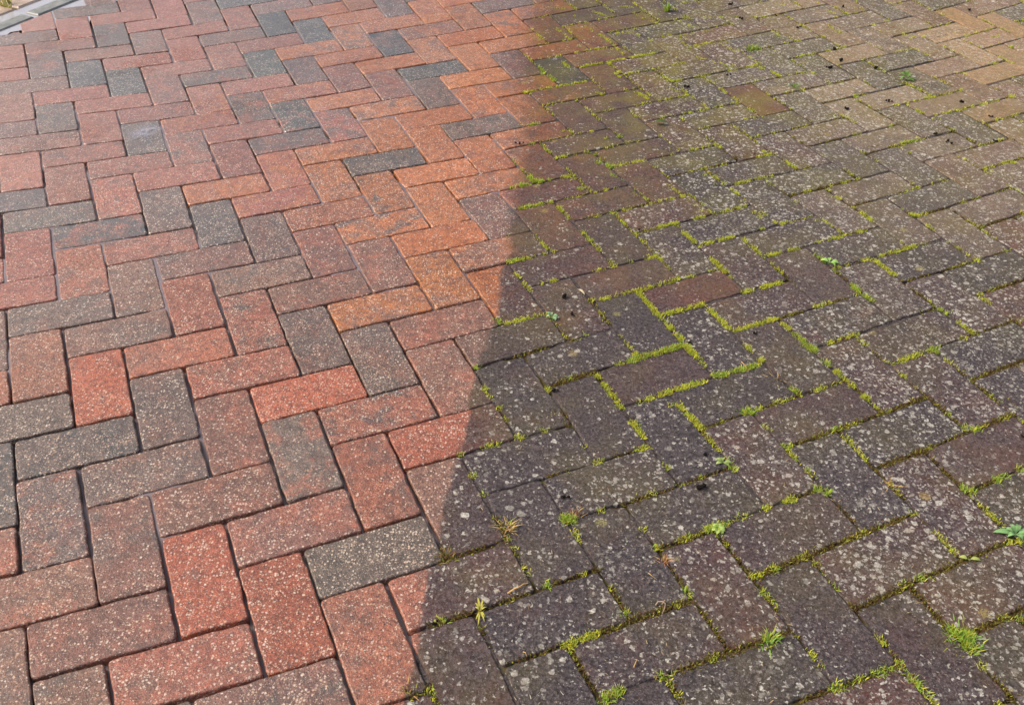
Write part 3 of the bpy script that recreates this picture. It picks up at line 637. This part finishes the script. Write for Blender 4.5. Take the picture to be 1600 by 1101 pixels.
# sparse growth in the other unwashed joints
for a, b in JL:
    L = np.linalg.norm(b-a)
    for t in rng.uniform(0, 1, int(L/0.006)):
        p = a+(b-a)*t
        if p[0]-edge_x(p[1]) < 0.01: continue
        v = vnoise(np.array([p[0]*19]), np.array([p[1]*19]), 9)[0]
        if p[1] > 1.75:
            if v > 0.46: samples.append((p+rng.normal(0, 0.004, 2), 'k' if rng.random() < 0.4 else 'y'))
        elif v > 0.62: samples.append((p, 'k' if rng.random() < 0.7 else 'y'))

class Blades:
    def __init__(s): s.v, s.f, s.c = [], [], []
    def blade(s, base, dirv, h, wd, col, bend=0.4, z0=None):
        """one narrow tapering leaf, two segments"""
        b = np.array(base, float); d = np.array(dirv, float); side = np.array([-d[1], d[0], 0]); nn = np.linalg.norm(side)
        side = side/nn if nn > 1e-6 else np.array([1., 0, 0])
        m = b+d*h*0.55; tip = b+d*h+np.array([d[0], d[1], 0])*h*bend*0.5-np.array([0, 0, h*bend*0.25])
        i = len(s.v)
        s.v += [b-side*wd, b+side*wd, m+side*wd*0.9, m-side*wd*0.9, tip]
        s.f += [(i, i+1, i+2, i+3), (i+3, i+2, i+4)]
        s.c += [col]*5
    def obj(s, name, mat, origin=None, **kw):
        v = np.array(s.v)
        o0 = np.array(origin if origin is not None else (0, 0, 0), float)
        me = bpy.data.meshes.new(name); me.from_pydata((v-o0).tolist(), [], s.f); me.materials.append(mat); me.update()
        c = np.c_[np.array(s.c), np.ones(len(s.c))].astype(np.float32)
        me.attributes.new('tint', 'FLOAT_COLOR', 'POINT').data.foreach_set('color', c.ravel())
        o = bpy.data.objects.new(name, me); o.location = o0; return link(o, **kw)
def rdir(lean):
    a = rng.uniform(0, 2*math.pi); l = abs(rng.normal(0, lean)); d = np.array([math.cos(a)*l, math.sin(a)*l, 1.0]); return d/np.linalg.norm(d)
moss = Blades()
SN = snap_all(np.array([p for p, k in samples]))
for q, (p, k) in zip(SN, samples):
    far = q[1]
    sp = {'y': 0.0030, 'g': 0.0032, 'Y': 0.0031, 'G': 0.0036, 'k': 0.0024, 'K': 0.0038}[k]
    patchy = vnoise(np.array([q[0]*60]), np.array([q[1]*60]), 21)[0]
    p2 = vnoise(np.array([q[0]*130]), np.array([q[1]*130]), 33)[0]
    if k in 'yg' and (patchy < 0.30 or p2 < 0.28): continue
    if k in 'YG' and (patchy < 0.24 or p2 < 0.22): continue
    dryness = vnoise(np.array([q[0]*24]), np.array([q[1]*24]), 41)[0]
    nb = {'y': 9, 'g': 7, 'Y': 13, 'G': 11, 'k': 6, 'K': 8}[k]
    if far > 2.3: nb = max(3, int(nb*0.6))
    for _ in range(nb):
        do = rng.normal(0, sp, 2); bx = q+do
        zb = -0.004 if abs(do[0])+abs(do[1]) < 0.003 else -0.0005
        u = rng.random()
        if k in 'kK':
            col = np.array([0.17, 0.14, 0.03])*rng.uniform(0.35, 1.3) if u < 0.6 else (np.array([0.16, 0.08, 0.035])*rng.uniform(.4, 1.1) if u < 0.93 else np.array([0.36, 0.36, 0.05]))
            moss.blade((*bx, zb-0.001), rdir(1.2), rng.uniform(0.0035, 0.0065), 0.0008, col)
        else:
            gmix = (0.25 if k in 'yY' else 0.75)
            ca = np.array([0.66, 0.66, 0.07]); cb = np.array([0.38, 0.54, 0.07])
            col = (cb if rng.random() < gmix else ca)*rng.uniform(0.55, 1.15)
            if u < 0.08+0.35*max(0, dryness-0.55): col = np.array([0.38, 0.27, 0.10])*rng.uniform(.5, 1.1)
            hh = rng.uniform(0.003, 0.0075) if k in 'yY' else rng.uniform(0.004, 0.011)
            moss.blade((*bx, zb), rdir(1.15), hh, rng.uniform(0.00035, 0.0007)*(1.5 if far > 2.3 else 1.0), col)
moss.obj('joint_moss', M_MOSS, kind='stuff', label='yellow green moss and seedlings growing along the unwashed joints', cat='moss')
print('moss faces', len(moss.f))

# dry flecks, husks and grit lying on the unwashed bricks
lit = Blades()
for _ in range(900):
    p = img2world([(rng.uniform(640, 1620), rng.uniform(-10, 1110))])[0]
    if p[0]-edge_x(p[1]) < 0.02: continue
    a = rng.uniform(0, 2*math.pi); u = rng.random()
    d = np.array([math.cos(a), math.sin(a), rng.uniform(0.02, 0.15)]); d /= np.linalg.norm(d)
    col = np.array([0.42, 0.30, 0.17])*rng.uniform(.5, 1.3) if u < 0.5 else (np.array([0.16, 0.10, 0.05]) if u < 0.8 else np.array([0.5, 0.45, 0.36]))
    lit.blade((*p, 0.0022), d, abs(rng.normal(0.002, 0.003))+0.0015, rng.uniform(0.0003, 0.0006), col, bend=0.3)
lit.obj('dry_litter', M_DRY, kind='stuff', label='scattered dry husks and flecks lying on the unwashed bricks', cat='litter')

# ------------------------------------------------------------------ individual weeds, tufts and bits
def gp(px): 
    p = img2world([px])[0]; return p
GREEN = np.array([0.20, 0.36, 0.05]); YG = np.array([0.42, 0.45, 0.06]); DRYC = np.array([0.50, 0.33, 0.13]); BRN = np.array([0.20, 0.10, 0.04]); GREY = np.array([0.24, 0.38, 0.20])
def leaf_mesh(B, base, az, length, width, rise, col, droop=0.5, segs=6):
    """an oval leaf with a fold along its midrib and a short stalk"""
    d = np.array([math.cos(az), math.sin(az), 0]); sd_ = np.array([-d[1], d[0], 0]); i0 = len(B.v)
    for k in range(segs+1):
        t = k/segs; wv = width*math.sin(math.pi*min(1, 0.08+t*0.92))**0.8*(0.22 if t < 0.2 else 1)
        z = rise*math.sin(t*math.pi*0.75)-droop*rise*t*t
        c = np.array(base)+d*length*t+np.array([0, 0, z])
        B.v += [c-sd_*wv+np.array([0, 0, wv*0.35]), c, c+sd_*wv+np.array([0, 0, wv*0.35])]
        cc = col*(0.9+0.2*rng.random()); B.c += [cc, col*1.25, cc]
    for k in range(segs):
        a = i0+k*3; B.f += [(a, a+1, a+4, a+3), (a+1, a+2, a+5, a+4)]
def tuft(px, n, h, lean, cols, name, label, cat, wd=0.0009, r=0.006, group=None, mat=None):
    p = gp(px); root = link(bpy.data.objects.new(name, None), label=label, cat=cat, group=group); root.location = (*p, 0)
    B = Blades(); D_ = Blades()
    for _ in range(n):
        col = cols[rng.integers(len(cols))]*rng.uniform(.65, 1.2); b = p+rng.normal(0, r*0.5, 2)
        B.blade((*b, -0.006), rdir(lean), h*rng.uniform(.5, 1.1)+0.006, wd*rng.uniform(.7, 1.3), col, bend=rng.uniform(.2, .9))
    o = B.obj('blades', mat or M_LEAF, origin=(*p, 0)); o.parent = root; o.location = (0, 0, 0)
    for _ in range(max(6, n//4)):
        b = p+rng.normal(0, r*0.5, 2); D_.blade((*b, -0.006), rdir(1.2), rng.uniform(.006, .011), .0008, BRN*rng.uniform(.5, 1.2))
    o = D_.obj('roots', M_DRY, origin=(*p, 0)); o.parent = root; o.location = (0, 0, 0)
    return root
def weed(px, leaves, name, label, cat='weed', colr=GREEN, stemmed=True):
    """rosette: list of (azimuth deg, length, width, rise)"""
    p = gp(px); root = link(bpy.data.objects.new(name, None), label=label, cat=cat); root.location = (*p, 0)
    for az, L, wd, rise in leaves:
        B = Blades(); leaf_mesh(B, (p[0], p[1], 0.001), math.radians(az), L, wd, rise, colr*rng.uniform(.85, 1.15))
        o = B.obj('leaf', M_LEAF, origin=(*p, 0)); o.parent = root; o.location = (0, 0, 0)
        for f in o.data.polygons: f.use_smooth = True
    S = Blades()
    for _ in range(10): S.blade((*(p+rng.normal(0, .002, 2)), -0.006), rdir(.5), rng.uniform(.008, .014), .0008, colr*0.8)
    o = S.obj('stem', M_LEAF, origin=(*p, 0)); o.parent = root; o.location = (0, 0, 0)
    return root
weed((862, 496), [(-60, .016, .0055, .006), (-20, .014, .004, .008), (150, .014, .003, .010), (200, .012, .003, .008), (100, .010, .003, .008)], 'weed',
     'small weed with one round pale grey green leaf, beside yellow moss at the wash edge', colr=GREY)
weed((1586, 836), [(172, .034, .0055, .006), (60, .020, .0042, .012), (110, .018, .0036, .012), (85, .014, .003, .013), (10, .028, .0045, .008), (-20, .024, .0036, .005), (150, .018, .003, .009), (-60, .014, .004, .006), (200, .016, .004, .008)], 'weed',
     'large broad leaved weed with long blue green leaf in a deep joint', colr=np.array([0.19, 0.36, 0.14]))
weed((1122, 827), [(a, .012, .0045, .004) for a in (-30, 20, 80, 140, 200, 250, 300)], 'clover',
     'flat pale green rosette of small round leaves, on a dark mossy joint', colr=np.array([0.33, 0.45, 0.12]))
weed((1417, 126), [(150, .030, .006, .022), (100, .026, .006, .026), (60, .022, .005, .022), (190, .024, .005, .014), (0, .026, .006, .008), (-40, .022, .005, .006)], 'weed',
     'dark leafy weed growing from a joint between white speckled lichen bricks', colr=np.array([0.13, 0.24, 0.05]))
weed((1296, 411), [(160, .020, .006, .006), (-20, .020, .007, .006), (-60, .016, .005, .006), (90, .014, .004, .008)], 'weed',
     'pale green weed with flat leaf pair, beside a brown brick and thick yellow moss', colr=np.array([0.30, 0.48, 0.13]))
weed((1513, 874), [(165, .014, .004, .003), (-10, .018, .0035, .004)], 'weed', 'tiny seedling with two slim pale leaves in the joint of the whitest lichen brick', colr=np.array([0.36, 0.42, 0.12]))
weed((1129, 723), [(150, .013, .004, .005), (200, .013, .004, .004), (90, .010, .003, .006), (-20, .016, .0035, .006), (-50, .014, .003, .004)], 'weed',
     'low grey green seedling at the end of a dark joint', colr=np.array([0.27, 0.36, 0.12]))
weed((750, 955), [(100, .024, .0016, .006), (75, .020, .0015, .008), (60, .014, .0013, .006), (120, .016, .0013, .006), (-70, .020, .0015, .004), (-95, .024, .0014, .003), (-55, .014, .0012, .004), (-110, .016, .0012, .003), (30, .012, .0012, .005), (140, .010, .0012, .004)], 'weed',
     'yellow ferny weed lying across dark bricks near the wash edge', colr=np.array([0.46, 0.42, 0.08]))
tuft((1043, 18), 42, .040, .45, [GREEN*1.2, YG], 'grass_tuft', 'upright bright green grass tuft beside reddish brown bricks', 'grass', .0016)
tuft((1176, 78), 60, .026, 1.1, [GREEN*1.1, YG], 'grass_tuft', 'wide spreading green grass tuft on a bluish grey brick', 'grass', .0013, .016)
tuft((1242, 136), 30, .018, .9, [GREEN, GREEN*.7], 'grass_tuft', 'small dark green tuft in the joint above a deep red brick', 'grass', .0013, .010)
tuft((1204, 1000), 60, .018, 1.0, [GREEN*1.3, YG], 'grass_tuft', 'star shaped fresh green tuft at the end of a wide dark joint', 'grass', .0010, .010)
tuft((1507, 1000), 130, .017, .8, [GREEN*1.2, YG], 'grass_tuft', 'thick bright green tuft filling a joint corner under a lichen covered brick', 'grass', .0009, .020)
tuft((1168, 645), 50, .013, .8, [GREEN*1.1, YG], 'grass_tuft', 'rounded green tuft at the foot of a bluish dark brick', 'grass', .0009, .010)
tuft((790, 826), 60, .022, 1.5, [DRYC, DRYC*1.2, YG*.8], 'dry_grass', 'straw coloured dry grass clump on dark bricks by the wash edge', 'grass', .0007, .010, mat=M_DRY)
tuft((695, 869), 70, .013, 1.0, [BRN, DRYC*.6, YG*.5], 'dead_moss', 'brown dead moss clump at the tip of a clean open joint', 'moss', .0008, .012, mat=M_DRY)
tuft((1038, 875), 36, .011, 1.2, [np.array([.55, .26, .14]), DRYC], 'dry_grass', 'orange pink dry tuft in a dark joint', 'grass', .0008, .007, mat=M_DRY)
tuft((901, 803), 40, .012, 1.2, [np.array([.45, .18, .10]), DRYC], 'dry_grass', 'rusty red dry tuft above a green moss clump', 'grass', .0008, .008, mat=M_DRY)
tuft((1390, 757), 22, .020, 1.6, [DRYC*1.2, DRYC], 'dry_grass', 'pale straw bits crossing a joint between two dark bricks', 'grass', .0008, .006, mat=M_DRY)
tuft((1215, 592), 14, .022, 1.3, [DRYC*1.3, DRYC], 'dry_grass', 'pale dry blades at the corner of the bluish dark brick', 'grass', .0008, .006, mat=M_DRY)
tuft((640, 1082), 40, .014, 1.1, [BRN, DRYC, YG*.7], 'dead_moss', 'brown and yellow dead moss clump where the dirt reaches a clean joint', 'moss', .0008, .008, mat=M_DRY)
tuft((12, 10), 16, .075, .5, [np.array([.46, .42, .16]), YG], 'grass_tuft', 'yellowing grass tuft growing on the buff stone patio', 'grass', .004, .02)
# twigs and a curled root: tubes along a path
def tube_obj(name, px_path, rad, col, label, cat, lift=0.004):
    pw = img2world(px_path); n = len(pw); z = [0.002+lift*math.sin(math.pi*k/(n-1)) for k in range(n)]
    P3 = [np.array([*pw[k], z[k]]) for k in range(n)]; o0 = np.array([*pw.mean(0), 0]); B = Blades()
    for k in range(n):
        t = P3[min(k+1, n-1)]-P3[max(k-1, 0)]; t /= np.linalg.norm(t); a = np.cross(t, [0, 0, 1]); a /= np.linalg.norm(a); b = np.cross(a, t)
        r = rad*(1-0.55*k/(n-1))
        for q in range(6): B.v.append(P3[k]+(a*math.cos(q*math.pi/3)+b*math.sin(q*math.pi/3))*r); B.c.append(col*rng.uniform(.8, 1.15))
    for k in range(n-1):
        for q in range(6): B.f.append((k*6+q, k*6+(q+1) % 6, k*6+6+(q+1) % 6, k*6+6+q))
    B.f += [tuple(range(5, -1, -1)), tuple(range((n-1)*6, n*6))]
    return B.obj(name, M_DRY, origin=o0, label=label, cat=cat)
tube_obj('twig', [(793, 928), (803, 923), (812, 920), (818, 915), (825, 912)], .0016, DRYC*1.2, 'short orange twig lying across a joint near the wash edge', 'twig')
tube_obj('root', [(1024, 946), (1028, 942), (1034, 943), (1039, 946), (1038, 953), (1034, 960)], .0011, np.array([.42, .30, .22]), 'curled pale root lying in a wide dark joint', 'root')
tube_obj('root', [(1034, 945), (1038, 941), (1042, 941)], .0009, np.array([.42, .30, .22]), 'short pale root end beside the curled root', 'root')
tube_obj('straw', [(990, 1043), (993, 1037), (995, 1033), (992, 1031)], .0008, DRYC*1.2, 'bent pale straw on a large dark brick', 'straw')
tube_obj('straw', [(818, 1019), (821, 1023), (823, 1026)], .0008, DRYC*1.2, 'tiny pale straw beside the clean joint end', 'straw')
tube_obj('straw', [(1013, 896), (1018, 903), (1026, 906)], .0007, DRYC, 'thin curved straw on a dark mauve brick', 'straw')
tube_obj('straw', [(1158, 566), (1163, 574), (1168, 580)], .0008, DRYC*1.2, 'thin straw leaning over bright yellow moss', 'straw')
B = Blades(); p = gp((1030, 195)); leaf_mesh(B, (p[0]-.02, p[1]+.004, .003), math.radians(-10), .045, .008, .008, np.array([.07, .10, .03]))
B.obj('fallen_leaf', M_LEAF, origin=(*p, 0), label='dark curled fallen leaf on a mauve brick', cat='leaf')
B = Blades(); p = gp((908, 458)); leaf_mesh(B, (p[0]-.008, p[1]+.012, .003), math.radians(-58), .028, .003, .004, np.array([.5, .42, .28]))
B.obj('dry_leaf', M_DRY, origin=(*p, 0), label='narrow pale dry leaf in the joint left of the reddest brick', cat='leaf')

# black soil crumbs (worm casts)
def crumb(px, r, seed):
    rs = np.random.default_rng(seed); bm = bmesh.new(); p = gp(px)
    for k in range(rs.integers(3, 6)):
        c = Vector((rs.normal(0, r*.6), rs.normal(0, r*.5), r*.35+abs(rs.normal(0, r*.3))))
        ret = bmesh.ops.create_icosphere(bm, subdivisions=2, radius=r*rs.uniform(.3, .6), matrix=Matrix.Translation(c))
        for v in ret['verts']:
            v.co += Vector(rs.normal(0, r*0.07, 3)); v.co.z = max(v.co.z, 0.0)
    me = bpy.data.meshes.new('soil_crumb'); bm.to_mesh(me); bm.free(); me.materials.append(M_CRUMB)
    o = bpy.data.objects.new('soil_crumb', me); o.location = (*p, 0.0005)
    link(o, label='small black soil crumb lying on the unwashed bricks', cat='soil', group='soil crumbs on the unwashed bricks')
for k, (x, y, r) in enumerate([(882, 465, .007), (892, 491, .005), (1098, 764, .007), (1297, 107, .007), (1322, 172, .006), (1502, 160, .006), (1481, 223, .006), (1514, 17, .006), (1305, 78, .006),
        (1312, 96, .006), (1248, 44, .006), (868, 613, .005), (885, 779, .005), (812, 225, .006), (1157, 31, .007), (1141, 8, .006), (1100, 712, .004), (1077, 536, .004), (1180, 522, .004),
        (998, 360, .004), (1074, 137, .006), (1138, 118, .006), (1369, 108, .006), (1317, 12, .006), (1212, 25, .005), (1550, 184, .005), (1390, 160, .005), (1462, 211, .005), (1554, 221, .005), (681, 975, .005), (1596, 682, .004)]):
    crumb((x, y), r, k)
